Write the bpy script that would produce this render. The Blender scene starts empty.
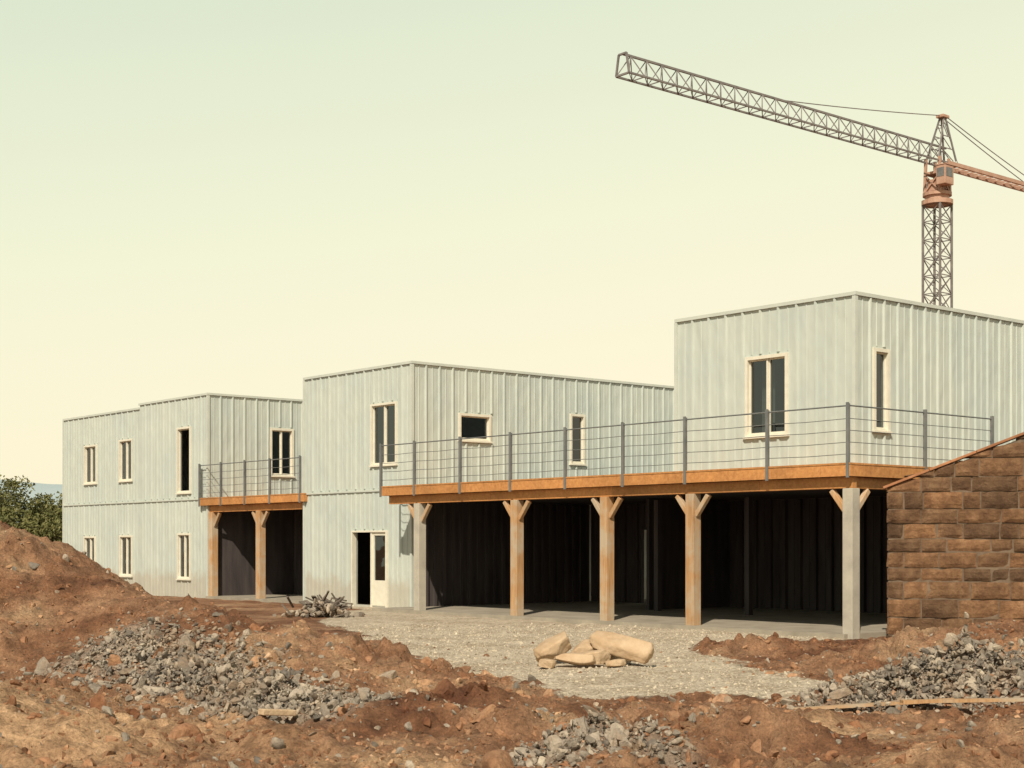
import bpy, bmesh, math, random
import numpy as np
from mathutils import Vector, Matrix, noise
random.seed(7); rng=np.random.default_rng(7)
scene=bpy.context.scene
COL=scene.collection

# ------------------------------------------------------------ helpers
def link(o,parent=None):
    COL.objects.link(o)
    if parent is not None: o.parent=parent
    return o
def empty(name,loc=(0,0,0),rotz=0):
    o=bpy.data.objects.new(name,None); o.location=loc; o.rotation_euler=(0,0,rotz)
    return link(o)
def mesh_obj(name,bm,mat,parent=None,smooth=False,bevel=0):
    bmesh.ops.recalc_face_normals(bm,faces=bm.faces)
    me=bpy.data.meshes.new(name); bm.to_mesh(me); bm.free()
    if smooth:
        for p in me.polygons: p.use_smooth=True
    me.materials.append(mat)
    o=link(bpy.data.objects.new(name,me),parent)
    if bevel:
        m=o.modifiers.new('bevel','BEVEL'); m.width=bevel; m.segments=2; m.limit_method='ANGLE'
    return o
def hexa(bm,pts):
    v=[bm.verts.new(p) for p in pts]
    for f in ((0,1,2,3),(7,6,5,4),(0,4,5,1),(1,5,6,2),(2,6,7,3),(3,7,4,0)):
        bm.faces.new([v[i] for i in f])
def box(bm,x0,x1,y0,y1,z0,z1):
    hexa(bm,[(x0,y0,z0),(x1,y0,z0),(x1,y1,z0),(x0,y1,z0),(x0,y0,z1),(x1,y0,z1),(x1,y1,z1),(x0,y1,z1)])
def beam(bm,p,q,w,h=None,w2=None):
    h=h or w; p=Vector(p); q=Vector(q); d=(q-p).normalized()
    up=Vector((0,0,1)) if abs(d.z)<.95 else Vector((0,1,0))
    s=d.cross(up).normalized(); t=s.cross(d)
    k=(w2/w) if w2 else 1
    P=[]
    for c,m in ((p,1),(q,k)):
        for a,b in ((-1,-1),(1,-1),(1,1),(-1,1)):
            P.append(c+s*a*w*.5*m+t*b*h*.5*m)
    hexa(bm,P)
def tube(bm,p,q,r0,r1,n=8):
    p=Vector(p); q=Vector(q); d=(q-p).normalized()
    up=Vector((0,0,1)) if abs(d.z)<.95 else Vector((0,1,0))
    s=d.cross(up).normalized(); t=s.cross(d)
    A=[bm.verts.new(p+(s*math.cos(i*2*math.pi/n)+t*math.sin(i*2*math.pi/n))*r0) for i in range(n)]
    B=[bm.verts.new(q+(s*math.cos(i*2*math.pi/n)+t*math.sin(i*2*math.pi/n))*r1) for i in range(n)]
    for i in range(n): bm.faces.new((A[i],A[(i+1)%n],B[(i+1)%n],B[i]))
    bm.faces.new(A[::-1]); bm.faces.new(B)

# ------------------------------------------------------------ materials
class NT:
    def __init__(s,name):
        s.m=bpy.data.materials.new(name); s.m.use_nodes=True; s.t=s.m.node_tree; s.n=s.t.nodes
        s.b=s.n['Principled BSDF']; s.tc=s.n.new('ShaderNodeTexCoord')
    def l(s,a,b): s.t.links.new(a,b)
    def mapping(s,scale=(1,1,1)):
        m=s.n.new('ShaderNodeMapping'); m.inputs['Scale'].default_value=scale; s.l(s.tc.outputs['Object'],m.inputs[0]); return m.outputs[0]
    def noise(s,scale,vec=None,detail=6,rough=.6):
        n=s.n.new('ShaderNodeTexNoise'); n.inputs['Scale'].default_value=scale; n.inputs['Detail'].default_value=detail; n.inputs['Roughness'].default_value=rough
        s.l(vec or s.tc.outputs['Object'],n.inputs['Vector']); return n.outputs['Fac']
    def ramp(s,fac,stops):
        r=s.n.new('ShaderNodeValToRGB'); e=r.color_ramp.elements
        while len(e)<len(stops): e.new(.5)
        for i,(p,c) in enumerate(stops):
            e[i].position=p; e[i].color=(*c,1) if not isinstance(c,(int,float)) else (c,c,c,1)
        s.l(fac,r.inputs[0]); return r.outputs[0]
    def mix(s,f,a,b,mode='MIX'):
        m=s.n.new('ShaderNodeMix'); m.data_type='RGBA'; m.blend_type=mode
        for k,v in ((0,f),(6,a),(7,b)):
            if isinstance(v,bpy.types.NodeSocket): s.l(v,m.inputs[k])
            elif k==0: m.inputs[0].default_value=v
            else: m.inputs[k].default_value=(*v,1)
        return m.outputs[2]
    def math(s,op,a,b=0.):
        m=s.n.new('ShaderNodeMath'); m.operation=op
        for k,v in ((0,a),(1,b)):
            if isinstance(v,bpy.types.NodeSocket): s.l(v,m.inputs[k])
            else: m.inputs[k].default_value=v
        return m.outputs[0]
    def bump(s,h,dist,strength=1.,prev=None):
        b=s.n.new('ShaderNodeBump'); b.inputs['Distance'].default_value=dist; b.inputs['Strength'].default_value=strength
        s.l(h,b.inputs['Height'])
        if prev: s.l(prev,b.inputs['Normal'])
        return b.outputs[0]
    def fin(s,col,rough=.8,nrm=None,metal=0):
        if isinstance(col,bpy.types.NodeSocket): s.l(col,s.b.inputs['Base Color'])
        else: s.b.inputs['Base Color'].default_value=(*col,1)
        s.b.inputs['Roughness'].default_value=rough; s.b.inputs['Metallic'].default_value=metal
        s.b.inputs['Specular IOR Level'].default_value=.3
        if nrm: s.l(nrm,s.b.inputs['Normal'])
        return s.m
    def island(s):
        g=s.n.new('ShaderNodeNewGeometry'); return g.outputs['Random Per Island']
def noisy(name,c1,c2,scale,rough=.8,bump=.01,bscale=30,vec=(1,1,1),metal=0,island=0):
    k=NT(name); v=k.mapping(vec)
    c=k.ramp(k.noise(scale,v),[(.3,c1),(.7,c2)])
    if island:
        c=k.mix(1.,c,k.ramp(k.island(),[(0,1-island),(1,1+island*.6)]),'MULTIPLY')
    return k.fin(c,rough,k.bump(k.noise(bscale,v),bump) if bump else None,metal)

def panel_mat():
    k=NT('painted_metal_cladding')
    streak=k.noise(1.,k.mapping((5,5,.25)),5,.6)
    c=k.ramp(streak,[(.25,(.46,.505,.475)),(.75,(.55,.585,.54))])
    blot=k.ramp(k.noise(.6,detail=4),[(.3,(.90,.93,.95)),(.75,(1.04,1.03,1.))])
    c=k.mix(1.,c,blot,'MULTIPLY')
    sx=k.n.new('ShaderNodeSeparateXYZ'); k.l(k.tc.outputs['Object'],sx.inputs[0])
    d=k.math('ADD',sx.outputs[2],k.math('MULTIPLY',k.noise(1.6),-1.1))
    dirt=k.ramp(d,[(0.0,.4),(.25,0)])
    c=k.mix(dirt,c,(.36,.27,.18))
    g=k.ramp(k.noise(1.,k.mapping((11,11,.35)),3,.5),[(.6,0),(.8,.28)])
    c=k.mix(g,c,(.33,.34,.31))
    return k.fin(c,.45,k.bump(k.noise(1.3,k.mapping((1.8,1.8,.7)),2),.05))
M_panel=panel_mat()
M_trim=noisy('pale_metal_trim',(.48,.52,.48),(.56,.59,.54),3,.5,0)
M_frame=noisy('white_window_frame',(.64,.61,.51),(.74,.71,.6),6,.5,0)
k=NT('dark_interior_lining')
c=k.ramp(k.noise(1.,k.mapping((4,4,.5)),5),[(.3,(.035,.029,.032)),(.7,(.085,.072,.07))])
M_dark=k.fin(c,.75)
M_conc=noisy('concrete',(.36,.33,.28),(.50,.46,.38),2.5,.85,.006,25)
M_floor=noisy('concrete_floor',(.24,.21,.17),(.38,.34,.27),1.5,.85,.006,20)
M_steel=noisy('painted_steel_rail',(.12,.13,.135),(.19,.195,.19),4,.45,0)
def wood_mat(name,c1,c2,c3):
    k=NT(name)
    g=k.noise(2.,k.mapping((6,6,6)),6,.7)
    w=k.noise(1.1,detail=3)
    c=k.ramp(g,[(.25,c1),(.55,c2),(.8,c3)])
    c=k.mix(1.,c,k.ramp(w,[(.3,.75),(.7,1.1)]),'MULTIPLY')
    c=k.mix(1.,c,k.ramp(k.island(),[(0,.8),(1,1.12)]),'MULTIPLY')
    return k.fin(c,.65,k.bump(g,.006))
M_wood=wood_mat('orange_timber',(.36,.15,.05),(.56,.26,.09),(.66,.35,.14))
def col_mat():
    k=NT('column_timber')
    g=k.noise(1.,k.mapping((22,22,1.2)),6,.7); w=k.noise(1.6,detail=5)
    c=k.ramp(g,[(.25,(.30,.16,.075)),(.5,(.48,.28,.135)),(.8,(.60,.40,.23))])
    c=k.mix(k.ramp(w,[(.42,0),(.6,.85)]),c,(.47,.39,.29))
    c=k.mix(1.,c,k.ramp(k.island(),[(0,.82),(1,1.1)]),'MULTIPLY')
    return k.fin(c,.7,k.bump(g,.008))
M_wood2=col_mat()
M_joist=wood_mat('joist_timber',(.16,.075,.03),(.24,.115,.045),(.3,.15,.07))
k=NT('window_glass')
gl=k.n.new('ShaderNodeBsdfGlossy'); gl.inputs['Roughness'].default_value=.03; gl.inputs['Color'].default_value=(.9,.95,1,1)
tr=k.n.new('ShaderNodeBsdfTransparent'); tr.inputs['Color'].default_value=(.4,.45,.45,1)
lw=k.n.new('ShaderNodeLayerWeight'); lw.inputs['Blend'].default_value=.5
rf=k.math('ADD',.09,k.math('MULTIPLY',k.math('POWER',lw.outputs['Facing'],4.),.8))
k.l(k.bump(k.noise(1.2,detail=1),.02),gl.inputs['Normal'])
mx=k.n.new('ShaderNodeMixShader'); k.l(rf,mx.inputs[0]); k.l(tr.outputs[0],mx.inputs[1]); k.l(gl.outputs[0],mx.inputs[2])
k.l(mx.outputs[0],k.n['Material Output'].inputs['Surface']); M_glass=k.m
M_curtain=noisy('curtain_cloth',(.16,.16,.15),(.26,.25,.22),4,.9,0)

# ------------------------------------------------------------ terrain
def sst(a,b,x):
    t=min(1,max(0,(x-a)/(b-a))); return t*t*(3-2*t)
def interp(y,pts):
    if y<=pts[0][0]: return pts[0][1]
    for (y0,v0),(y1,v1) in zip(pts,pts[1:]):
        if y<=y1: return v0+(v1-v0)*(y-y0)/(y1-y0)
    return pts[-1][1]
def gravel_mask(x,y):
    n=noise.noise(Vector((x*.7,y*.7,3)))*.7+noise.noise(Vector((x*2.3,y*2.3,8)))*.25
    xl=interp(y,[(16,1.2),(17.4,.5),(21,-.9),(25,-2.1),(29,-2.9),(34,-4.5)])
    xr=interp(y,[(16,4.3),(17.5,4.2),(19,3.9),(22,3.6),(25,3.0),(30,8.)])
    d=min(x-xl,xr-x,y-17.1,44-y)+n
    return sst(-.25,.45,d)
def polydist(x,y,path):
    m=99
    for (x0,y0),(x1,y1) in zip(path,path[1:]):
        dx,dy=x1-x0,y1-y0; t=max(0,min(1,((x-x0)*dx+(y-y0)*dy)/(dx*dx+dy*dy)))
        m=min(m,math.hypot(x-x0-dx*t,(y-y0-dy*t)*1.3))
    return m
HEAP_L=[(-5.1,19.1),(-4.2,18.0),(-3.3,16.9),(-2.4,15.8),(-1.7,15.0)]
HEAP_R=[(3.9,16.1),(4.9,16.5),(7.0,16.8)]
HEAP_C=[(.2,12.2),(.7,12.6),(1.2,12.4)]
RIDGE=[(-6.6,22.4,1.0),(-5.2,21.3,.92),(-4.0,19.8,.92),(-2.7,18.9,.74),(-1.6,17.8,.36),(-.7,16.6,.1)]
CONES=[(-10.2,23.6,6.1,6.1,3.15),(-6.4,13.6,3.4,2.8,.95),(5.3,16.8,2.7,1.2,.42),(4.5,21.2,.8,.6,.24),(4.3,24.6,1.8,.9,.20),
       (7.8,23.6,3.2,1.6,.55),(.8,12.7,1.0,.8,.2),(-1.0,14.6,1.1,.7,.25),(-3.6,12.6,1.3,.8,.22),(2.4,13.2,.9,.6,.2),(3.4,11.8,.8,.5,.2),(-3.3,16.1,1.8,.8,.12),
       (-.3,16.2,.9,.5,.2),(1.4,15.6,.9,.5,.14),(-1.9,12.9,.8,.5,.2),(.1,14.0,.7,.4,.18),(4.6,13.6,1.0,.6,.2),(-4.9,15.6,1.0,.7,.25),(2.9,14.6,.6,.4,.14)]
def base_height(x,y):
    z=-.08
    m=0.
    for i in range(len(RIDGE)-1):
        x0,y0,h0=RIDGE[i]; x1,y1,h1=RIDGE[i+1]
        dx,dy=x1-x0,y1-y0; t=max(0,min(1,((x-x0)*dx+(y-y0)*dy)/(dx*dx+dy*dy)))
        px,py=x0+dx*t,y0+dy*t; d=math.hypot(x-px,y-py); h=h0+(h1-h0)*t
        w=2.6 if y<py else 1.9
        f=max(0,1-d/w); m=max(m,h*(f*f*(3-2*f)*.55+f*.45))
    s=0
    for cx,cy,rx,ry,h in CONES:
        if abs(x-cx)>rx or abs(y-cy)>ry: continue
        d=math.hypot((x-cx)/rx,(y-cy)/ry)
        if d<1:
            f=1-d
            v=h*(f if h>2 else f*f*(3-2*f))
            s=max(s,v) if h>2 else s+v
    return z+max(m,s) + (.4*min(m,s))
def tan_mask(x,y):
    v=max(0,1-math.hypot((x+4.4)/3.0,(y-13.2)/2.8))*1.6+max(0,1-math.hypot((x-.5)/6,(y-11.2)/1.5))*.8+max(0,1-math.hypot((x-3)/2.5,(y-13.9)/.9))*.8
    return min(1,max(0,v+noise.noise(Vector((x*.8,y*.8,1)))*.7*(v>0)))
def height(x,y):
    z=base_height(x,y)
    r=math.hypot(x,y-20)
    if r>60: return z+ (noise.noise(Vector((x*.01,y*.01,0)))*.3 if r>200 else 0)
    g=gravel_mask(x,y)
    near=(1-g)*(1-sst(26,31,y)*.8)
    p=Vector((x,y,0))
    big=noise.fractal(p*.55,1.,2.,3)*.10
    lump=abs(noise.noise(p*1.7))*.20+abs(noise.noise(p*3.9+Vector((9,2,1))))*.14
    rid=(1-abs(noise.noise(p*2.6+Vector((4,4,4)))*2))*.05
    fine=noise.fractal(p*8.,.6,2.1,4)*.045
    mask=.45+.9*sst(-.2,.35,noise.noise(p*.45+Vector((3,7,2))))
    tm=tan_mask(x,y)
    mask*=1-.45*tm
    z+=near*((big+lump+rid-.10)*mask+fine*(1-.3*tm))
    rut=0
    for off in(0,1.7):
        c=.2+(y-17)*(-.02)+off+.25*math.sin(y*.35)
        rut-=.035*math.exp(-((x-c)/.16)**2)
    z+=g*(noise.noise(p*.8)*.03+noise.noise(p*3.)*.012+noise.noise(p*7)*.007+rut)
    return z
def axis(segs):
    out=[segs[0][0]]
    for a,b,s0,s1 in segs:
        x=a
        while x<b-1e-6:
            t=(x-a)/(b-a); x=min(b,x+s0+(s1-s0)*t)
            out.append(x)
    return out
xs=axis([(-4000,-400,1200,600),(-400,-60,80,30),(-60,-12,10,.8),(-12,-8,.3,.06),(-8,8,.040,.040),(8,12,.06,.3),(12,60,.8,10),(60,400,30,80),(400,4000,600,1200)])
ys=axis([(-300,-10,80,20),(-10,9,4,.6),(9,11,.2,.04),(11,18,.030,.048),(18,26,.048,.08),(26,34,.12,.3),(34,60,.6,3),(60,400,10,60),(400,6000,200,900)])
nx,ny=len(xs),len(ys)
co=np.empty((ny*nx,3),dtype=np.float32); gv=np.zeros(ny*nx,dtype=np.float32); tv=np.zeros(ny*nx,dtype=np.float32); rv=np.zeros(ny*nx,dtype=np.float32)
i=0
for y in ys:
    for x in xs:
        co[i]=(x,y,height(x,y)); 
        if abs(x)<14 and 8<y<50:
            gv[i]=gravel_mask(x,y); tv[i]=tan_mask(x,y)
            if y<21: rv[i]=1-sst(.2,.9,min(polydist(x,y,HEAP_L),polydist(x,y,HEAP_R),polydist(x,y,HEAP_C)+.3)+noise.noise(Vector((x*1.5,y*1.5,4)))*.3)
        i+=1
idx=np.arange(ny*nx).reshape(ny,nx)
f=np.stack([idx[:-1,:-1],idx[:-1,1:],idx[1:,1:],idx[1:,:-1]],-1).reshape(-1,4)
def np_mesh(name,co,f,mat,smooth=False,parent=None):
    me=bpy.data.meshes.new(name); n=f.shape[1]
    me.vertices.add(len(co)); me.vertices.foreach_set('co',np.ascontiguousarray(co,dtype=np.float32).ravel())
    me.loops.add(f.size); me.loops.foreach_set('vertex_index',f.ravel().astype(np.int32))
    me.polygons.add(len(f)); me.polygons.foreach_set('loop_start',np.arange(0,f.size,n,dtype=np.int32))
    me.polygons.foreach_set('loop_total',np.full(len(f),n,dtype=np.int32))
    me.polygons.foreach_set('use_smooth',np.full(len(f),smooth))
    me.update(calc_edges=True); me.validate(); me.materials.append(mat)
    return link(bpy.data.objects.new(name,me),parent)
EARTH=[(.32,(.15,.062,.032)),(.45,(.26,.125,.064)),(.56,(.37,.205,.115)),(.68,(.50,.325,.19))]
k=NT('red_earth_and_gravel')
def attr(nm):
    a=k.n.new('ShaderNodeAttribute'); a.attribute_name=nm; return a.outputs['Fac']
n1=k.noise(.55,detail=6,rough=.65); n2=k.noise(4.,detail=8,rough=.7); n3=k.noise(28.,detail=6,rough=.75)
c=k.ramp(n1,EARTH)
tn=k.ramp(n2,[(.3,(.46,.27,.145)),(.6,(.66,.43,.25))])
c=k.mix(k.math('MULTIPLY',attr('tan'),.9),c,tn)
c=k.mix(k.math('MULTIPLY',attr('dust'),.8),c,(.40,.33,.26))
c=k.mix(1.,c,k.ramp(n2,[(.3,.5),(.5,.95),(.72,1.35)]),'MULTIPLY')
c=k.mix(1.,c,k.ramp(n3,[(.3,.55),(.6,1.12)]),'MULTIPLY')
vo=k.n.new('ShaderNodeTexVoronoi'); vo.inputs['Scale'].default_value=24; k.l(k.tc.outputs['Object'],vo.inputs['Vector'])
bw=k.n.new('ShaderNodeSeparateColor'); k.l(vo.outputs['Color'],bw.inputs[0])
gc=k.ramp(bw.outputs[0],[(0,(.29,.245,.185)),(.5,(.46,.40,.31)),(1,(.62,.55,.44))])
gc=k.mix(1.,gc,k.ramp(k.noise(.9,detail=7,rough=.75),[(.33,(.70,.62,.53)),(.52,(.98,.95,.92)),(.7,(1.15,1.12,1.08))]),'MULTIPLY')
gm=k.ramp(k.math('ADD',attr('gravel'),k.math('MULTIPLY',k.math('SUBTRACT',n2,.5),.9)),[(.35,0),(.62,1)])
c=k.mix(gm,c,gc)
inv=k.math('SUBTRACT',1.0,k.math('MULTIPLY',gm,.65))
hb=k.bump(k.math('MULTIPLY',n3,inv),.035,1.); hb=k.bump(k.math('MULTIPLY',n2,inv),.09,1.,hb); 
hb=k.bump(vo.outputs['Distance'],.014,.5,hb)
M_ground=k.fin(c,.95,hb)
g_obj=np_mesh('ground',co,f,M_ground,True)
for nm,ar in (('gravel',gv),('tan',tv),('dust',rv)):
    a=g_obj.data.attributes.new(nm,'FLOAT','POINT'); a.data.foreach_set('value',ar)

# ------------------------------------------------------------ rocks
def templates(sub,n,clip=7):
    out=[]
    for _ in range(n):
        bm=bmesh.new(); bmesh.ops.create_icosphere(bm,subdivisions=sub,radius=1)
        v=np.array([q.co[:] for q in bm.verts]); fa=np.array([[w.index for w in q.verts] for q in bm.faces]); bm.free()
        for _ in range(clip):
            nrm=rng.normal(size=3); nrm/=np.linalg.norm(nrm); d=rng.uniform(.33,.75)
            e=np.maximum(0,v@nrm-d); v=v-np.outer(e,nrm)
        if sub>2: v=v*(1+rng.normal(size=(len(v),1))*.02)
        out.append(v)
    return out,fa
T1=templates(1,10,4); T2=templates(2,12,7); T3=templates(3,14,11)
def rot_mats(n,tilt=1.):
    q=rng.normal(size=(n,4)); q[:,1:3]*=tilt
    q/=np.linalg.norm(q,axis=1)[:,None]; w,x,y,z=q.T
    return np.stack([1-2*(y*y+z*z),2*(x*y-z*w),2*(x*z+y*w),2*(x*y+z*w),1-2*(x*x+z*z),2*(y*z-x*w),2*(x*z-y*w),2*(y*z+x*w),1-2*(x*x+y*y)],1).reshape(n,3,3)
def rocks(name,pts,sizes,T,mat,sink=.25,elong=1.6,parent=None,zs=None):
    vs,fa=T; n=len(pts); R=rot_mats(n,.8); C=[];F=[];off=0
    for i in range(n):
        s=sizes[i]*np.array([rng.uniform(.8,elong),rng.uniform(.6,1.1),rng.uniform(.35,.85)])
        v=(vs[rng.integers(len(vs))]*s)@R[i].T
        x,y=pts[i]; z=(zs[i] if zs is not None else height(x,y))+sizes[i]*(.5-sink*1.6)
        C.append(v+np.array([x,y,z])); F.append(fa+off); off+=len(v)
    return np_mesh(name,np.concatenate(C),np.concatenate(F),mat,False,parent)
def power(n,lo,hi,e=2.6):
    u=rng.random(n); a=1-e
    return (lo**a+u*(hi**a-lo**a))**(1/a)
k=NT('earth_clods')
c=k.ramp(k.noise(.55,detail=6,rough=.65),EARTH)
c=k.mix(1.,c,k.ramp(k.island(),[(0,(.62,.6,.58)),(.6,(1.05,1.02,1.)),(.93,(1.2,1.2,1.2)),(1,(1.5,1.7,1.9))]),'MULTIPLY')
c=k.mix(1.,c,k.ramp(k.noise(22.,detail=5),[(.3,.65),(.6,1.1)]),'MULTIPLY')
M_clod=k.fin(c,.95,k.bump(k.noise(30.,detail=6,rough=.7),.02))
k=NT('broken_concrete_rubble')
c=k.ramp(k.noise(4.),[(.3,(.25,.215,.18)),(.7,(.42,.375,.315))])
c=k.mix(1.,c,k.ramp(k.island(),[(0,(.45,.44,.44)),(.35,(.8,.78,.75)),(.7,(1.05,1.0,.95)),(1,(1.4,1.33,1.22))]),'MULTIPLY')
c=k.mix(k.ramp(k.noise(2.5,detail=4),[(.5,0),(.68,.6)]),c,(.30,.19,.11))
c=k.mix(1.,c,k.ramp(k.noise(26.,detail=5,rough=.7),[(.3,.7),(.6,1.08)]),'MULTIPLY')
M_rubble=k.fin(c,.92,k.bump(k.noise(26.,detail=6,rough=.7),.02))
M_pebble=noisy('gravel_stones',(.32,.27,.20),(.56,.49,.38),5,.9,0,island=.35)
M_sand=noisy('sandstone',(.40,.27,.16),(.56,.42,.28),4,.85,.025,10,island=.18)
P=[]
while len(P)<17000:
    y=rng.uniform(10.8,27)**1.0; x=rng.uniform(-.36,.36)*y*1.15
    if rng.random()<gravel_mask(x,y)*.97: continue
    if noise.noise(Vector((x*.6,y*.6,5)))<rng.uniform(-.55,.35): continue
    if rng.random()<tan_mask(x,y)*.6: continue
    P.append((x,y))
rocks('earth_clods',P,power(len(P),.010,.085,2.6),T2,M_clod,.36)
P=[];
while len(P)<300:
    y=rng.uniform(11,20); x=rng.uniform(-.36,.36)*y
    if gravel_mask(x,y)>.3 or noise.noise(Vector((x*.8,y*.8,5)))<-.05 or rng.random()<tan_mask(x,y)*.8: continue
    P.append((x,y))
rocks('large_earth_clods',P,power(len(P),.07,.22,2.8),T3,M_clod,.5)
P=[]
while len(P)<1500:
    y=rng.uniform(11,24); x=rng.uniform(-.36,.36)*y
    if gravel_mask(x,y)>.6: continue
    P.append((x,y))
rocks('scattered_stones',P,power(len(P),.012,.12,2.5),T2,M_rubble,.32)
P=[]
while len(P)<12000:
    y=rng.uniform(17,33); x=rng.uniform(-4,6)
    if rng.random()>gravel_mask(x,y): continue
    P.append((x,y))
rocks('gravel_stones',P,power(len(P),.009,.042,2.9),T1,M_pebble,.32)
def heap(name,path,width,n,lo,hi,nbig,pile=.12):
    P=[]
    for _ in range(n+nbig):
        t=rng.random()*(len(path)-1); i=int(t); t-=i
        x=path[i][0]*(1-t)+path[i+1][0]*t; y=path[i][1]*(1-t)+path[i+1][1]*t
        P.append((x+rng.normal()*width*.5,y+rng.normal()*width*.36))
    e=empty(name)
    zs=[height(*p)+pile*abs(rng.normal())*.6*max(0,1-polydist(*p,path)/width) for p in P]
    rocks('small_stones',P[:n],power(n,lo,hi,2.),T2,M_rubble,.3,parent=e,zs=zs[:n])
    rocks('large_stones',P[n:],power(nbig,hi*.9,hi*3,2.2),T3,M_rubble,.42,parent=e,zs=zs[n:])
    return e
heap('rubble_pile',HEAP_L,1.2,5000,.012,.07,100,.16)
heap('rubble_pile',HEAP_R,1.2,4200,.012,.07,95,.26)
heap('rubble_pile',HEAP_C,.55,620,.012,.06,30,.10)
heap('rubble_pile',[(-.9,15.2),(.6,14.6),(2.4,15.2)],1.2,300,.014,.05,22,.03)

# sandstone boulders
e=empty('sandstone_block_pile')
def slab(name,loc,sz,rot,parent,mat=M_sand,seed=0):
    bm=bmesh.new(); bmesh.ops.create_cube(bm,size=2); bmesh.ops.subdivide_edges(bm,edges=bm.edges,cuts=11,use_grid_fill=True)
    rs=np.random.default_rng(seed+40); pl=[]
    for _ in range(8):
        q=rs.normal(size=3); q[0]*=.7; q/=np.linalg.norm(q); pl.append((Vector(q),rs.uniform(.72,.98)))
    for v in bm.verts:
        c=v.co.copy(); r=c.normalized()*1.18
        c=c.lerp(r,.42)
        for q,d in pl:
            ex=c.dot(q)-d
            if ex>0: c-=q*ex*.95
        c.y*=1-.14*c.x*(1 if seed%2 else -1); c.z*=1+.10*c.x
        c+=Vector((0,noise.noise(c*1.1+Vector((0,seed,0))),noise.noise(c*1.1+Vector((0,0,seed)))))*.10
        c+=c.normalized()*noise.noise(c*4+Vector((seed,1,1)))*.06
        v.co=Vector((c.x*sz[0],c.y*sz[1],c.z*sz[2]))
    o=mesh_obj(name,bm,mat,parent,True); o.location=loc; o.rotation_euler=[math.radians(q) for q in rot]; return o
slab('block_1',(.62,22.05,.16),(.32,.17,.13),(10,-24,18),e,seed=1)
slab('block_2',(1.60,22.0,.20),(.44,.20,.155),(4,14,-8),e,seed=2)
slab('block_3',(.90,21.62,.03),(.28,.15,.085),(0,3,-6),e,seed=3)
slab('block_4',(1.06,22.15,.12),(.24,.16,.14),(0,-8,30),e,seed=4)
slab('block_5',(1.46,21.45,-.02),(.15,.11,.06),(0,0,40),e,seed=5)
slab('block_6',(.50,21.5,-.02),(.12,.09,.06),(0,4,-30),e,seed=6)
slab('block_7',(1.18,21.70,.05),(.24,.13,.10),(4,-6,12),e,seed=7)
slab('block_8',(1.45,22.35,.02),(.35,.16,.12),(4,-6,50),e,seed=8)
# planks and timber scraps
e=empty('timber_plank'); bm=bmesh.new()
beam(bm,(2.45,15.9,height(2.45,15.9)+.03),(4.5,15.35,height(4.5,15.35)+.08),.11,.03); mesh_obj('board',bm,M_wood2,e)
e=empty('timber_plank'); bm=bmesh.new()
beam(bm,(3.9,15.1,.10),(6.2,15.3,.12),.10,.03); mesh_obj('board',bm,M_wood2,e)
e=empty('timber_offcut'); bm=bmesh.new()
beam(bm,(-2.40,14.4,height(-2.40,14.4)+.05),(-2.12,14.65,height(-2.12,14.65)+.12),.10,.06); mesh_obj('board',bm,M_sand,e,bevel=.01)
# debris by door
e=empty('debris_pile'); bm=bmesh.new()
for _ in range(60):
    x,y=-4.55+rng.normal()*.32,36.8+rng.normal()*.3; z=rng.uniform(-.05,.3); an=rng.uniform(0,6.3); L=rng.uniform(.15,.5)
    beam(bm,(x,y,z),(x+math.cos(an)*L,y+math.sin(an)*L,z+rng.uniform(-.1,.28)),rng.uniform(.02,.1),.03)
mesh_obj('scrap_boards',bm,noisy('weathered_scrap',(.08,.07,.055),(.20,.16,.13),5,.9,0),e)
P=[(-4.6+rng.normal()*.38,36.6+rng.normal()*.3) for _ in range(180)]
rocks('broken_blocks',P,power(180,.05,.15,2),T2,M_rubble,.2,parent=e,zs=[-.05+max(0,.36-abs(p[0]+4.6)*.5)*rng.random() for p in P])

# ------------------------------------------------------------ buildings   local x=-a , y=b
O=(6.72,29.56,0); RZ=math.atan2(-.764,.645)
def W(kind,pos,s,d,z):
    return (s,pos+d,z) if kind=='L' else (pos-d,s,z)
def wall(bm,kind,pos,s0,s1,z0,z1,op,th=.16):
    S=sorted({s0,s1,*[q for o in op for q in o[:2]]}); Z=sorted({z0,z1,*[q for o in op for q in o[2:4]]})
    def solid(i,j):
        if i<0 or j<0 or i>=len(S)-1 or j>=len(Z)-1: return False
        cs=(S[i]+S[i+1])/2; cz=(Z[j]+Z[j+1])/2
        return not any(o[0]<cs<o[1] and o[2]<cz<o[3] for o in op)
    def q(*p): bm.faces.new([bm.verts.new(W(kind,pos,*t)) for t in p])
    for i in range(len(S)-1):
        for j in range(len(Z)-1):
            if not solid(i,j): continue
            a,b,c,d=S[i],S[i+1],Z[j],Z[j+1]
            q((a,0,c),(b,0,c),(b,0,d),(a,0,d)); q((a,th,c),(a,th,d),(b,th,d),(b,th,c))
            if not solid(i-1,j): q((a,0,c),(a,0,d),(a,th,d),(a,th,c))
            if not solid(i+1,j): q((b,0,c),(b,th,c),(b,th,d),(b,0,d))
            if not solid(i,j-1): q((a,0,c),(a,th,c),(b,th,c),(b,0,c))
            if not solid(i,j+1): q((a,0,d),(b,0,d),(b,th,d),(a,th,d))
    bmesh.ops.remove_doubles(bm,verts=bm.verts,dist=.0005)
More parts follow.
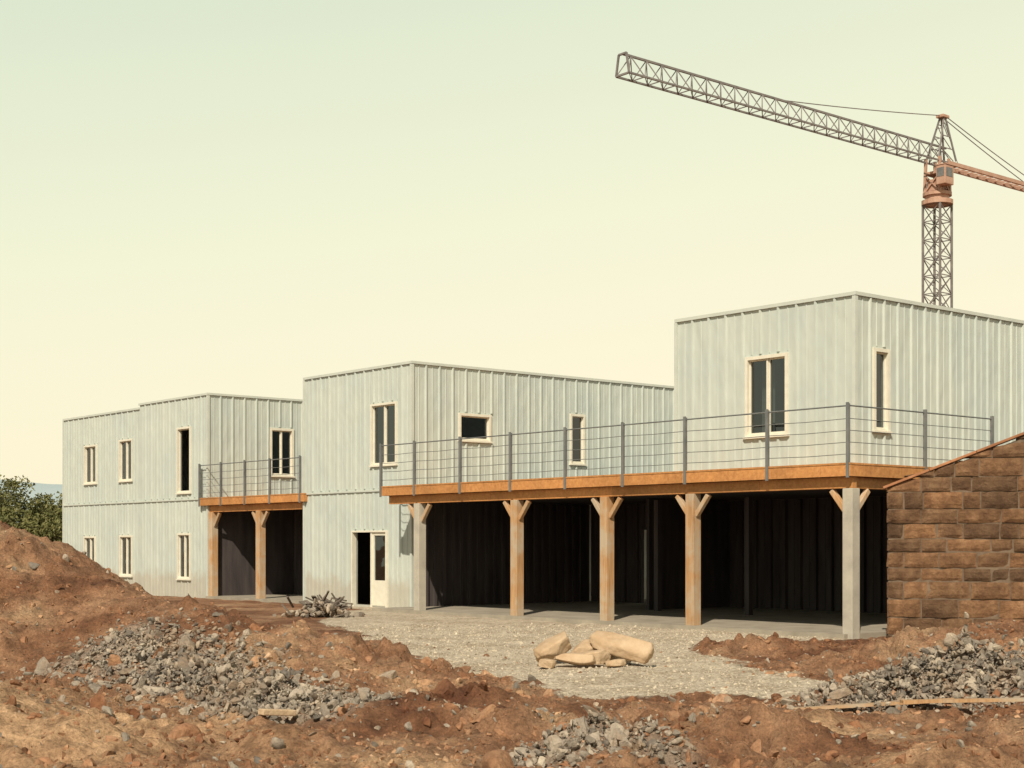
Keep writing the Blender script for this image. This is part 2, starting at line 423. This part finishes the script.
def ribs(bm,kind,pos,s0,s1,z0,z1,op,step=.46,soft=1.):
    n=max(1,round((s1-s0)/step)); st=(s1-s0)/n
    for i in range(2*n+1):
        s=s0+i*st/2; big=i%2==0
        w,pr=(.038,.042*soft) if big else (.018,.013)
        if i in (0,2*n): continue
        segs=[(z0,z1)]
        for o in op:
            if o[0]-.07<s<o[1]+.07:
                ns=[]
                for a,b in segs:
                    lo,hi=o[2]-.09,o[3]+.06
                    if hi<a or lo>b: ns.append((a,b)); continue
                    if a<lo: ns.append((a,lo))
                    if b>hi: ns.append((hi,b))
                segs=ns
        for a,b in segs:
            P=[]
            for z in (a,b):
                P+=[W(kind,pos,s-w,.004,z),W(kind,pos,s+w,.004,z),W(kind,pos,s+w*.5,-pr,z),W(kind,pos,s-w*.5,-pr,z)]
            hexa(bm,P)
def kbox(bm,kind,pos,s0,s1,d0,d1,z0,z1):
    a=W(kind,pos,s0,d0,z0); b=W(kind,pos,s1,d1,z1)
    box(bm,min(a[0],b[0]),max(a[0],b[0]),min(a[1],b[1]),max(a[1],b[1]),z0,z1)
def window(parent,kind,pos,o,mull=1,glass=True,curtain=False,trim=.05):
    s0,s1,z0,z1=o; bm=bmesh.new(); t=trim
    kbox(bm,kind,pos,s0-.02,s0+t,-.045,.10,z0-.0,z1+.02); kbox(bm,kind,pos,s1-t,s1+.02,-.045,.10,z0-.0,z1+.02)
    kbox(bm,kind,pos,s0+t,s1-t,-.043,.10,z1-t,z1+.018); kbox(bm,kind,pos,s0-.05,s1+.05,-.075,.10,z0-.045,z0-.002)
    kbox(bm,kind,pos,s0+t,s1-t,-.02,.10,z0,z0+t*.8)
    for m in range(mull):
        c=s0+(s1-s0)*(m+1)/(mull+1); kbox(bm,kind,pos,c-.022,c+.022,.0,.09,z0+t*.8,z1-t)
    n=mull+1
    for m in range(n):
        a=s0+t if m==0 else s0+(s1-s0)*m/n+.022; b=s1-t if m==n-1 else s0+(s1-s0)*(m+1)/n-.022
        for p in ((a,a+.022,z0+t*.8,z1-t),(b-.022,b,z0+t*.8,z1-t),(a+.022,b-.022,z1-t-.03,z1-t),(a+.022,b-.022,z0+t*.8,z0+t*.8+.035)):
            kbox(bm,kind,pos,p[0],p[1],.03,.085,p[2],p[3])
    mesh_obj('window_frame',bm,M_frame,parent)
    if glass:
        bm=bmesh.new(); p=[W(kind,pos,*q) for q in ((s0+t,.06,z0),(s1-t,.06,z0),(s1-t,.06,z1-t),(s0+t,.06,z1-t))]
        bm.faces.new([bm.verts.new(v) for v in p]); mesh_obj('window_glass',bm,M_glass,parent)
    if curtain:
        bm=bmesh.new(); w=(s1-s0); n=14; prev=None
        for i in range(n+1):
            s=s0+.03+w*.3*i/n; d=.45+.03*math.sin(i*1.9)
            cur=(bm.verts.new(W(kind,pos,s,d,z0-.05)),bm.verts.new(W(kind,pos,s,d,z1+.05)))
            if prev: bm.faces.new((prev[0],cur[0],cur[1],prev[1]))
            prev=cur
        mesh_obj('curtain',bm,M_curtain,parent,True)
def block(name,a0,a1,depth,z0,z1,opL,opR,seam=True,a_mid=None,z_mid=None):
    e=empty(name,O,RZ)
    L=[(-o[0],-o[1],o[2],o[3]) if -o[0]<-o[1] else (-o[1],-o[0],o[2],o[3]) for o in opL]
    R=opR
    parts=[(-a1,-a0,z1)] if a_mid is None else [(-a_mid,-a0,z1),(-a1,-a_mid,z_mid)]
    bm=bmesh.new(); rb=bmesh.new(); tr=bmesh.new()
    for (x0,x1,zt) in parts:
        ol=[o for o in L if x0<(o[0]+o[1])/2<x1]
        first=x1==-a0
        b1=bmesh.new(); wall(b1,'L',0,x0,x1-(.16 if first else 0),z0,zt,ol); me=bpy.data.meshes.new('t'); b1.to_mesh(me); b1.free(); bm.from_mesh(me)
        for lo,hi in ([(z0,3.12),(3.24,zt-.06)] if seam else [(z0,zt-.06)]):
            ribs(rb,'L',0,x0,x1,lo,hi,ol)
        box(tr,x0-.03,x1+(.045 if first else 0),-.05,.0-.002,zt-.05,zt+.02)
        if seam: box(tr,x0,x1+.03,-.046,-.002,3.15,3.20)
        box(bm,x0+.02,x1-.17,.165,depth-.17,zt-.3,zt-.12)
        if not first and z1>zt: box(bm,x1+.002,x1+.1,.17,depth-.2,3.3,z1-.02)
    b1=bmesh.new(); wall(b1,'R',-a0,0,depth,z0,z1,R); me=bpy.data.meshes.new('t'); b1.to_mesh(me); b1.free(); bm.from_mesh(me)
    zr=3.24 if seam else z0
    ribs(rb,'R',-a0,0,depth,zr,z1-.06,R)
    if seam: ribs(rb,'R',-a0,0,depth,z0,3.12,R)
    box(tr,-a0+.002,-a0+.052,-.052,depth+.03,z1-.049,z1+.021)
    box(tr,-a0-.04,-a0+.042,-.046,.04,z0,z1-.06)
    zt=parts[-1][2]
    box(bm,-a1,-a1+.14,.165,depth,z0,zt); box(bm,-a1+.145,-a0-.165,depth-.15,depth,z0,min(zt,z1)-.01)
    box(tr,-a1-.04,-a1+.04,-.048,.04,z0,zt-.06)
    mesh_obj('walls_and_roof',bm,M_panel,e); mesh_obj('cladding_ribs',rb,M_panel,e); mesh_obj('trim',tr,M_trim,e)
    if seam:
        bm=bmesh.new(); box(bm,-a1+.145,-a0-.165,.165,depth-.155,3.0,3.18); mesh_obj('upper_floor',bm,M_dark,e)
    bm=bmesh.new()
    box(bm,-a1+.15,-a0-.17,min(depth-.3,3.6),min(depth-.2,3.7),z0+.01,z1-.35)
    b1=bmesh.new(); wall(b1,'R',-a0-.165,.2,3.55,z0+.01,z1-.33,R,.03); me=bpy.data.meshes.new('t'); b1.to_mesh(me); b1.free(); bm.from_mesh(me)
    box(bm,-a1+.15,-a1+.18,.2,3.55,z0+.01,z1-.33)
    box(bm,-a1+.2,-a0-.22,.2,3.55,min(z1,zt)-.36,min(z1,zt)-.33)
    mesh_obj('partition_and_dark_lining',bm,M_dark,e)  # partition, with dark lining added so sunlit inner walls don't show through windows
    return e,L,R
e3,L,R=block('modular_building',0,4.79,12,3.2,6.61,[(1.674,2.771,3.93,5.58)],[(.577,1.07,3.94,5.56),(8.2,9.2,3.94,5.56)],seam=False)
window(e3,'L',0,L[0],1,True,True); [window(e3,'R',0,r,0,True) for r in R]
e2,L,R=block('modular_building',14.6,19.95,12,-.3,6.61,[(15.29,16.48,3.88,5.57),(15.72,17.42,-.02,2.05)],[(1.61,2.72,4.57,5.30),(5.77,6.33,4.06,5.51)])
window(e2,'L',0,L[0],1,True,False,.04); [window(e2,'R',-14.6,r,0,True) for r in R]
bm=bmesh.new(); s0,s1,z0,z1=L[1]; c=-16.5
kbox(bm,'L',0,s0-.02,s0+.03,-.05,.1,-.1,z1+.02); kbox(bm,'L',0,s1-.05,s1+.02,-.05,.1,-.1,z1+.02)
kbox(bm,'L',0,s0+.03,s1-.05,-.048,.1,z1-.03,z1+.017); kbox(bm,'L',0,c-.03,c+.04,-.02,.1,-.1,z1-.03)
kbox(bm,'L',0,c+.04,s1-.05,.0,.06,-.1,.68); kbox(bm,'L',0,c+.04,c+.12,.0,.06,.68,z1-.03); kbox(bm,'L',0,s1-.13,s1-.05,.0,.06,.68,z1-.03)
kbox(bm,'L',0,c+.12,s1-.13,.0,.06,z1-.12,z1-.03); mesh_obj('door_leaf',bm,M_frame,e2)
bm=bmesh.new(); bm.faces.new([bm.verts.new(v) for v in ((c+.12,.03,.68),(s1-.13,.03,.68),(s1-.13,.03,z1-.12),(c+.12,.03,z1-.12))]); mesh_obj('door_glass',bm,M_glass,e2)
op=[(34.14,35.18,3.94,5.35),(31.22,32.25,3.95,5.41),(26.96,27.87,3.41,5.59),(34.25,35.2,.67,1.97),(31.25,32.22,.56,1.99),(26.98,27.85,.53,2.04)]
e1,L,R=block('modular_building',25.8,37.05,9,-.3,6.61,op,[(2.33,3.23,4.0,5.59)],a_mid=30.67,z_mid=6.47)
for i,o in enumerate(L): window(e1,'L',0,o,0 if i==2 else 1,i!=2,False,.045)
window(e1,'R',-25.8,R[0],1,True,False,.06)

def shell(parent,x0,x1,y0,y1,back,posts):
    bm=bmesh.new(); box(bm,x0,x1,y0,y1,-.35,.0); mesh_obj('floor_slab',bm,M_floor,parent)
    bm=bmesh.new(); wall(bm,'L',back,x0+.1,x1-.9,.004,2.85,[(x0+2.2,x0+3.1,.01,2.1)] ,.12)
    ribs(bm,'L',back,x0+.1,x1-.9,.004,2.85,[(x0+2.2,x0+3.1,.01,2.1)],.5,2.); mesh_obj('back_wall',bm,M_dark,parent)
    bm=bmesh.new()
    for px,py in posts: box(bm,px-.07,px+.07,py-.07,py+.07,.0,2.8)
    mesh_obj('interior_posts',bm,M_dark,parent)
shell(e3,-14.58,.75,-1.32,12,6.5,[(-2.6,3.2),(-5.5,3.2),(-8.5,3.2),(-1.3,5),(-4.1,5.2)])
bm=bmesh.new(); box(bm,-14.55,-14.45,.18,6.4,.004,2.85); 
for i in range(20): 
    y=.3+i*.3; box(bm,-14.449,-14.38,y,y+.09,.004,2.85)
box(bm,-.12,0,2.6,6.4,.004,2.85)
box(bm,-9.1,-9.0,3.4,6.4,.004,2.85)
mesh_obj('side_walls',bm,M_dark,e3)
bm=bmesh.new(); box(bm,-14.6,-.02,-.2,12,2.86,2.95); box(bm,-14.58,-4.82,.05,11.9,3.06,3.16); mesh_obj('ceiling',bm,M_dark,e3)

# ------------------------------------------------------------ decks
def deck(x0,x1,yf,yb,cols,postsL,postsR,left_end=True,conc=(),zt=3.2):
    e=empty('timber_deck',O,RZ)
    bm=bmesh.new()
    y=yf
    while y<yb: 
        box(bm,x0,x1,y,min(y+.14,yb),zt-.035,zt); y+=.147
    mesh_obj('deck_boards',bm,M_wood,e)
    bm=bmesh.new()
    x=x0
    while x<x1-.1:
        x2=min(x+3.6,x1); box(bm,x+.003,x2-.003,yf+.01,yf+.055,zt-.25,zt-.04); x=x2
    box(bm,x1-.055,x1-.01,yf+.06,yb,zt-.25,zt-.04)
    box(bm,x0+.01,x0+.055,yf+.06,yf+1.3,zt-.25,zt-.04)
    mesh_obj('fascia',bm,M_wood,e)
    bm=bmesh.new(); x=x0+.25
    while x<x1-.1: box(bm,x,x+.05,yf+.06,yb-.05,zt-.20,zt-.04); x+=.55
    mesh_obj('joists',bm,M_joist,e)
    yc=yf+.25
    bm=bmesh.new(); x=x0+.15
    xe=x1-.08
    while x<xe:
        x2=min(x+4.2,xe); box(bm,x+.002,x2-.002,yc-.07,yc+.07,zt-.47,zt-.252); x=x2
    if postsR: box(bm,x1-.28,x1-.14,yc+.072,yb,zt-.47,zt-.252)
    mesh_obj('edge_beam',bm,M_wood,e,bevel=.008)
    bw=bmesh.new(); bc=bmesh.new()
    for i,cx in enumerate(cols):
        b=bc if i in conc else bw; h=.115
        box(b,cx-h,cx+h,yc-h,yc+h,-.1,zt-.473)
        for sx in (-1,1):
            if x0<cx+sx*.5<x1-.02:
                beam(bw,(cx+sx*.10,yc,zt-.92),(cx+sx*.44,yc,zt-.5),.10,.10)
        if postsR and i==0: beam(bw,(cx,yc+.1,zt-.92),(cx,yc+.5,zt-.5),.10,.10)
    mesh_obj('timber_columns',bw,M_wood2,e,bevel=.01)
    if conc: mesh_obj('concrete_columns',bc,M_conc,e,bevel=.01)
    else: bc.free()
    bm=bmesh.new(); yr=yf+.03
    for p in postsL: box(bm,p-.03,p+.03,yr-.05,yr-.022,zt-.28,zt+1.12); box(bm,p-.022,p+.022,yr-.021,yr+.02,zt-.02,zt+1.1)
    zsr=(1.06,.82,.60,.38,.16)
    for i,z in enumerate(zsr):
        r=.016 if i==0 else .008
        for p,q in zip(sorted(postsL),sorted(postsL)[1:]): 
            mid=(p+q)/2; sag=.0 if i==0 else .014
            tube(bm,(p,yr,zt+z),(mid,yr,zt+z-sag),r,r,6); tube(bm,(mid,yr,zt+z-sag),(q,yr,zt+z),r,r,6)
    xr=x1-.03
    if postsR:
        for p in postsR[1:]: box(bm,xr-.02,xr+.035,p-.03,p+.03,zt-.28,zt+1.12)
        for i,z in enumerate(zsr):
            r=.016 if i==0 else .008
            for p,q in zip(postsR,postsR[1:]): tube(bm,(xr,p,zt+z),(xr,q,zt+z),r,r,6)
    mesh_obj('railing',bm,M_steel,e)
    return e
PL=[-14.15,-12.68,-10.80,-8.89,-6.97,-5.12,-3.28,-1.085,.85]
deck(-14.18,.9,-1.35,3.6,[.74,-3.28,-5.86,-8.93,-12.77],PL,[-1.32,1.06,3.41],conc=(0,4))
deck(-26.15,-19.8,-.16,3.4,[-25.62,-22.64],[-26.1,-24.7,-23.2,-21.7,-19.98],None)
bm=bmesh.new(); box(bm,-25.78,-19.97,-.1,9,-.35,.0); mesh_obj('floor_slab',bm,M_floor,e1)
bm=bmesh.new(); wall(bm,'L',3.2,-25.78,-19.97,.004,3.0,[(-24.2,-22.9,.01,2.15)],.12); ribs(bm,'L',3.2,-25.78,-19.97,.004,3.0,[(-24.2,-22.9,.01,2.15)],.5)
box(bm,-25.78,-19.97,5.5,5.6,.004,3.0); box(bm,-25.78,-19.97,3.45,8.9,3.02,3.15); box(bm,-25.78,-19.97,.3,3.18,2.9,2.94)
box(bm,-25.778,-25.70,.22,3.18,.004,2.89)
mesh_obj('recess_wall',bm,M_dark,e1)

# ------------------------------------------------------------ stone wall
e=empty('stone_wall',(6.70,27.0,0),math.atan2(-.25,1))
def rake(x): return 2.70+.39*x if x<5 else 2.70+.39*5-.39*(x-5)
k=NT('brown_stone_blocks')
c=k.ramp(k.noise(3.2,detail=9,rough=.78),[(.3,(.085,.043,.024)),(.5,(.20,.11,.058)),(.72,(.35,.215,.12))])
c=k.mix(1.,c,k.ramp(k.island(),[(0,(.6,.62,.66)),(.5,(1,1,1)),(1,(1.35,1.27,1.18))]),'MULTIPLY')
c=k.mix(1.,c,k.ramp(k.noise(.7,detail=4),[(.35,.65),(.65,1.15)]),'MULTIPLY')
n=k.noise(14.,detail=8,rough=.75)
M_stone=k.fin(c,.9,k.bump(n,.05))
bm=bmesh.new(); z=-.2; r=0
def blockmesh(P):
    v=[Vector(p) for p in P]; nu,nv=6,4; G={}
    sd=random.random()*50
    for a in range(nu+1):
        for b in range(nv+1):
            u,w_=a/nu,b/nv
            p=(v[0].lerp(v[1],u)).lerp(v[4].lerp(v[5],u),w_)
            ed=min(u,1-u,w_,1-w_)
            p.y+=(-.010*(ed>0)+noise.noise(p*4+Vector((sd,0,0)))*.026)+(.014 if ed==0 else 0)
            if ed==0: p.x+=noise.noise(p*5+Vector((0,sd,0)))*.018; p.z+=noise.noise(p*5+Vector((0,0,sd)))*.018
            G[a,b]=bm.verts.new(p)
    for a in range(nu):
        for b in range(nv): bm.faces.new((G[a,b],G[a+1,b],G[a+1,b+1],G[a,b+1]))
    B=[bm.verts.new(v[i]) for i in (3,2,6,7)]
    bm.faces.new(B)
    bm.faces.new([G[a,0] for a in range(nu,-1,-1)]+[B[0],B[1]]) 
    bm.faces.new([G[a,nv] for a in range(nu+1)]+[B[2],B[3]])
    bm.faces.new([G[0,b] for b in range(nv+1)]+[B[3],B[0]])
    bm.faces.new([G[nu,b] for b in range(nv,-1,-1)]+[B[1],B[2]])
while z<4.7:
    h=random.uniform(.22,.34); x=0
    first=True
    while x<9.6:
        w=random.uniform(.3,.8)
        if first: w=.3 if r%2 else .6; first=False
        if x+w>9.6: w=9.6-x
        if w>.08:
            x0,x1=x+.011,x+w-.011; z0,z1=z+.011,z+h-.011
            ra,rb_=rake(x0)-.02,rake(x1)-.02
            if ra>z0+.05 or rb_>z0+.05:
                a_=max(z0+.01,min(z1,ra)); b_=max(z0+.01,min(z1,rb_)); j=random.uniform(-.018,.018)
                blockmesh([(x0,j,z0),(x1,j,z0),(x1,.4,z0),(x0,.4,z0),(x0,j,a_),(x1,j,b_),(x1,.4,b_),(x0,.4,a_)])
        x+=w
    z+=h; r+=1
mesh_obj('stone_blocks',bm,M_stone,e)
bm=bmesh.new(); hexa(bm,[(.03,.03,-.3),(5,.03,-.3),(5,.37,-.3),(.03,.37,-.3),(.03,.03,rake(.03)-.06),(5,.03,rake(5)-.06),(5,.37,rake(5)-.06),(.03,.37,rake(.03)-.06)])
hexa(bm,[(5,.03,-.3),(9.5,.03,-.3),(9.5,.37,-.3),(5,.37,-.3),(5,.03,rake(5)-.06),(9.5,.03,rake(9.5)-.06),(9.5,.37,rake(9.5)-.06),(5,.37,rake(5)-.06)])
mesh_obj('mortar',bm,noisy('mortar',(.12,.085,.06),(.22,.16,.11),6,.95,.01,30),e)
bm=bmesh.new()
x=-.06
while x<9.6:
    x2=min(x+.8,9.65)
    if x<5<x2: x2=5
    beam(bm,(x+.003,.2,rake(x+.003)+.012),(x2-.003,.2,rake(x2-.003)+.012),.48,.045); x=x2
mesh_obj('coping',bm,noisy('terracotta_coping',(.26,.11,.05),(.42,.2,.1),4,.85,.01,20,island=.2),e,bevel=.008)

# ------------------------------------------------------------ crane
e=empty('tower_crane',(34.1,121,0),RZ)
M_cg=noisy('crane_hazed_grey_steel',(.15,.14,.14),(.24,.22,.21),2,.6,0)  # grey steel with distance haze mixed into its colour
M_co=noisy('crane_hazed_orange',(.38,.22,.155),(.50,.33,.25),1.5,.6,0)  # orange paled and greyed: air haze is painted into the colour
bm=bmesh.new(); w=.8
for sx in(-w,w):
    for sy in(-w,w): beam(bm,(sx,sy,0),(sx,sy,28.9),.15)
z=0;i=0
while z<28.8:
    z2=min(z+1.45,28.9)
    for f_ in range(4):
        c_=[(-w,-w),(w,-w),(w,w),(-w,w)]; p,q=c_[f_],c_[(f_+1)%4]
        if i%2: p,q=q,p
        beam(bm,(*p,z),(*q,z2),.07); beam(bm,(*q,z),(*p,z2),.05); beam(bm,(*p,z2),(*q,z2),.07)
    z=z2;i+=1
mesh_obj('mast',bm,M_cg,e)
bm=bmesh.new(); y0,y1=1.2,-35.2; zb=32.3; zh=1.35; hw=.6; n=25
for sx in(-hw,hw): beam(bm,(sx,y0,zb),(sx,y1,zb),.12)
beam(bm,(0,y0,zb+zh),(0,y1,zb+zh),.14)
for i in range(n):
    ya=y0+(y1-y0)*i/n; yb=y0+(y1-y0)*(i+1)/n; ym=(ya+yb)/2
    for sx in(-hw,hw):
        beam(bm,(sx,ya,zb),(0,ym,zb+zh),.065); beam(bm,(0,ym,zb+zh),(sx,yb,zb),.065)
    beam(bm,(-hw,ya,zb),(hw,ya,zb),.06); beam(bm,(-hw,ya,zb),(hw,yb,zb),.045)
for sx in(-hw,hw): beam(bm,(sx,y1,zb),(sx*.6,y1,zb+zh),.12)
beam(bm,(-hw*.6,y1,zb+zh),(hw*.6,y1,zb+zh),.12); beam(bm,(-hw,y1,zb),(hw,y1,zb),.12)
mesh_obj('jib',bm,M_cg,e)
bm=bmesh.new()
for sx in(-.6,.6):
    beam(bm,(sx,.8,zb),(sx,17,zb),.2,.3)
for i in range(12): beam(bm,(-.6,1+i*1.33,zb),(.6,1+(i+1)*1.33,zb),.09); beam(bm,(-.6,1+i*1.33,zb),(.6,1+i*1.33,zb),.09)
mesh_obj('counter_jib',bm,M_co,e)
bm=bmesh.new(); box(bm,-.8,.8,14.2,16.8,zb-1.6,zb-.25)
mesh_obj('counterweight',bm,M_conc,e,bevel=.05)
bm=bmesh.new()
tube(bm,(0,0,28.9),(0,0,29.25),1.25,1.25,16); tube(bm,(0,0,29.25),(0,0,29.6),.95,.95,16); tube(bm,(0,0,29.6),(0,0,29.85),1.15,1.15,16)
for sx in(-.7,.7):
    for sy in(-.7,.7): beam(bm,(sx,sy,29.8),(sx*.9,sy*.9,32.6),.2)
box(bm,-.5,.5,-.6,.6,30.0,30.9); box(bm,-.75,.75,-.75,.75,31.3,31.5); box(bm,.2,.8,.1,.9,31.5,32.2); box(bm,-1.1,-.3,.2,1.3,30.2,30.9)
for p,q in (((-.7,-.7),(.7,-.7)),((.7,-.7),(.7,.7)),((.7,.7),(-.7,.7)),((-.7,.7),(-.7,-.7))):
    beam(bm,(*p,29.9),(*q,31.3),.1); beam(bm,(*q,29.9),(*p,31.3),.1)
mesh_obj('slewing_unit',bm,M_co,e)
bm=bmesh.new()
for sx in(-.55,.55):
    beam(bm,(sx,-.6,32.6),(sx*.3,.7,36.2),.12); beam(bm,(sx,1.8,32.6),(sx*.3,.8,36.2),.12)
    for zz in(33.5,34.5,35.5):
        t=(zz-32.6)/3.9; beam(bm,(sx*(1-.7*t),-.6+1.3*t,zz),(sx*(1-.7*t),1.8-1.*t,zz),.06)
        beam(bm,(sx*(1-.7*t),-.6+1.3*t,zz),(sx*(1-.7*t)*.95,1.8-1.*t,zz-.9),.05)
for zz in(33.3,34.2,35.1,36.): t=(zz-32.6)/3.9; beam(bm,(-.55*(1-.7*t),-.6+1.3*t,zz),(.55*(1-.7*t),-.6+1.3*t,zz),.05)
mesh_obj('cathead',bm,M_cg,e)
bm=bmesh.new(); box(bm,-.35,.35,.3,1.2,36.0,36.25); mesh_obj('cathead_cap',bm,M_co,e,bevel=.05)
bm=bmesh.new(); box(bm,.75,1.6,-1.3,-.1,30.2,31.7); box(bm,.7,1.65,-1.35,-.05,31.7,31.8); mesh_obj('operator_cab',bm,M_co,e,bevel=.06)
bm=bmesh.new(); box(bm,.85,1.5,-1.32,-1.303,30.8,31.5); box(bm,1.603,1.62,-1.15,-.3,30.8,31.5); mesh_obj('cab_glass',bm,M_steel,e)
bm=bmesh.new()
def cable(p,q,sag,r=.04,n=10):
    pr=Vector(p)
    for i in range(1,n+1):
        t=i/n; c_=Vector(p).lerp(Vector(q),t); c_.z-=sag*4*t*(1-t); tube(bm,pr,c_,r,r,5); pr=c_
cable((0,.6,36.2),(0,-19.4,zb+zh),.1); 
for sx in(-.4,.4): cable((sx*.4,.8,36.2),(sx,15.,zb+.2),.1)
cable((0,.8,36.),(0,3.,zb+.2),.0,.03)
mesh_obj('pendant_cables',bm,M_cg,e)

# ------------------------------------------------------------ trees, hills
k=NT('olive_foliage')
c=k.ramp(k.island(),[(0,(.06,.068,.02)),(.5,(.12,.125,.038)),(1,(.20,.18,.07))])
M_leaf=k.fin(c,.7)
M_bark=noisy('bark',(.06,.045,.03),(.12,.09,.06),6,.9,.02,12)
def tree(x,y,h,r,seed):
    rs=np.random.default_rng(seed); e=empty('olive_tree',(x,y,-.1))
    bm=bmesh.new(); top=Vector((rs.normal()*.2,rs.normal()*.2,h*.38)); tube(bm,(0,0,-.2),top,.2*r/2,.13*r/2)
    for i in range(9):
        an=i*2.4; rr=r*rs.uniform(.3,.75); q=top+Vector((math.cos(an)*rr,math.sin(an)*rr,h*rs.uniform(.12,.5))); tube(bm,top,q,.07,.025,6)
    mesh_obj('trunk',bm,M_bark,e)
    n=58; C=[]
    for i in range(n):
        d=rs.normal(size=3); d/=np.linalg.norm(d); rad=rs.uniform(.45,1.)
        C.append(np.array([d[0]*r*rad,d[1]*r*rad,h*.62+d[2]*h*.36*rad]))
    V=[];
    for c_ in C:
        m=170; cr=r*rs.uniform(.16,.32)
        p=rs.normal(size=(m,3)); p/=np.linalg.norm(p,axis=1)[:,None]; p=c_+p*(rs.random((m,1))**.4)*cr*np.array([1,1,.8])
        u=rs.normal(size=(m,3)); u/=np.linalg.norm(u,axis=1)[:,None]; v=np.cross(u,rs.normal(size=(m,3))); v/=np.linalg.norm(v,axis=1)[:,None]
        s=rs.uniform(.05,.11,size=(m,1))
        V.append(np.stack([p-u*s,p-v*s*.5,p+u*s,p+v*s*.5],1).reshape(-1,3))
    V=np.concatenate(V); np_mesh('crown',V,np.arange(len(V)).reshape(-1,4),M_leaf,False,e)
for i,(x,y,h,r) in enumerate([(-24.2,72,4.9,2.2),(-21.4,68,3.7,1.9),(-27.5,75,5.6,2.8),(-19.5,66,3.3,1.6),(-22.9,66,3.4,2.0),(-26,66,4.0,2.3),(-31,78,5.4,3),(-23.8,80,4.6,2.4),(-30,70,4.4,2.6),(-21.8,76,3.9,2.2),(-20.4,72,3.4,1.8)]):
    tree(x,y,h,r,i)
bm=bmesh.new(); prev=None
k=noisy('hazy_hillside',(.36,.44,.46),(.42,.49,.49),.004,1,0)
for i in range(160):
    x=-2600+i*32; t=noise.fractal(Vector((x*.0016,0,4)),1,2,4)
    z=82+t*26
    cur=[bm.verts.new((x,1500,-3)),bm.verts.new((x,1700,z*.55+noise.noise(Vector((x*.01,2,0)))*5)),bm.verts.new((x,1900,z)),bm.verts.new((x,2300,-3))]
    if prev: [bm.faces.new((prev[j],cur[j],cur[j+1],prev[j+1])) for j in range(3)]
    prev=cur
mesh_obj('hills',bm,k,None,True)

# ------------------------------------------------------------ light, world, camera
EL=math.radians(43); sd=Vector((-.24,-1,0)).normalized()*math.cos(EL)+Vector((0,0,math.sin(EL)))
sl=bpy.data.lights.new('sun','SUN'); sl.energy=5.0; sl.angle=math.radians(.5); sl.color=(1,.89,.72)
so=link(bpy.data.objects.new('sun',sl)); so.rotation_euler=sd.to_track_quat('Z','Y').to_euler()
w=bpy.data.worlds.new("World"); scene.world=w; w.use_nodes=True; t=w.node_tree; N=t.nodes; Lk=t.links
sky=N.new('ShaderNodeTexSky'); sky.sky_type='NISHITA'; sky.sun_disc=False; sky.sun_elevation=EL; sky.sun_rotation=math.atan2(sd.x,sd.y); sky.dust_density=4
tc=N.new('ShaderNodeTexCoord'); sp=N.new('ShaderNodeSeparateXYZ'); Lk.new(tc.outputs['Generated'],sp.inputs[0])
mm=N.new('ShaderNodeMath'); mm.operation='MULTIPLY_ADD'; Lk.new(sp.outputs[0],mm.inputs[0]); mm.inputs[1].default_value=-.14; Lk.new(sp.outputs[2],mm.inputs[2])
cr=N.new('ShaderNodeValToRGB'); Lk.new(mm.outputs[0],cr.inputs[0]); el=cr.color_ramp.elements
stops=[(0,(1.12,1.0,.71)),(.10,(1.08,.99,.71)),(.22,(.97,.97,.70)),(.37,(.78,.86,.65)),(.5,(.20,.26,.27)),(1,(.06,.09,.12))]
while len(el)<len(stops): el.new(.5)
for q,(p,c_) in zip(el,stops): q.position=p; q.color=(*c_,1)
sc=N.new('ShaderNodeVectorMath'); sc.operation='SCALE'; sc.inputs['Scale'].default_value=10; Lk.new(cr.outputs[0],sc.inputs[0])
mx=N.new('ShaderNodeMix'); mx.data_type='RGBA'; mx.inputs[0].default_value=.1; Lk.new(sc.outputs[0],mx.inputs[6]); Lk.new(sky.outputs[0],mx.inputs[7])
Lk.new(mx.outputs[2],N['Background'].inputs[0]); N['Background'].inputs[1].default_value=.1
cam=bpy.data.cameras.new('camera'); cam.lens=53.05; cam.sensor_width=36; cam.shift_y=.157; cam.clip_end=9000
c_=link(bpy.data.objects.new('camera',cam)); c_.location=(0,0,1.67); c_.rotation_euler=(math.radians(90),0,0); scene.camera=c_
scene.view_settings.view_transform='Standard'; scene.view_settings.look='None'; scene.view_settings.exposure=0
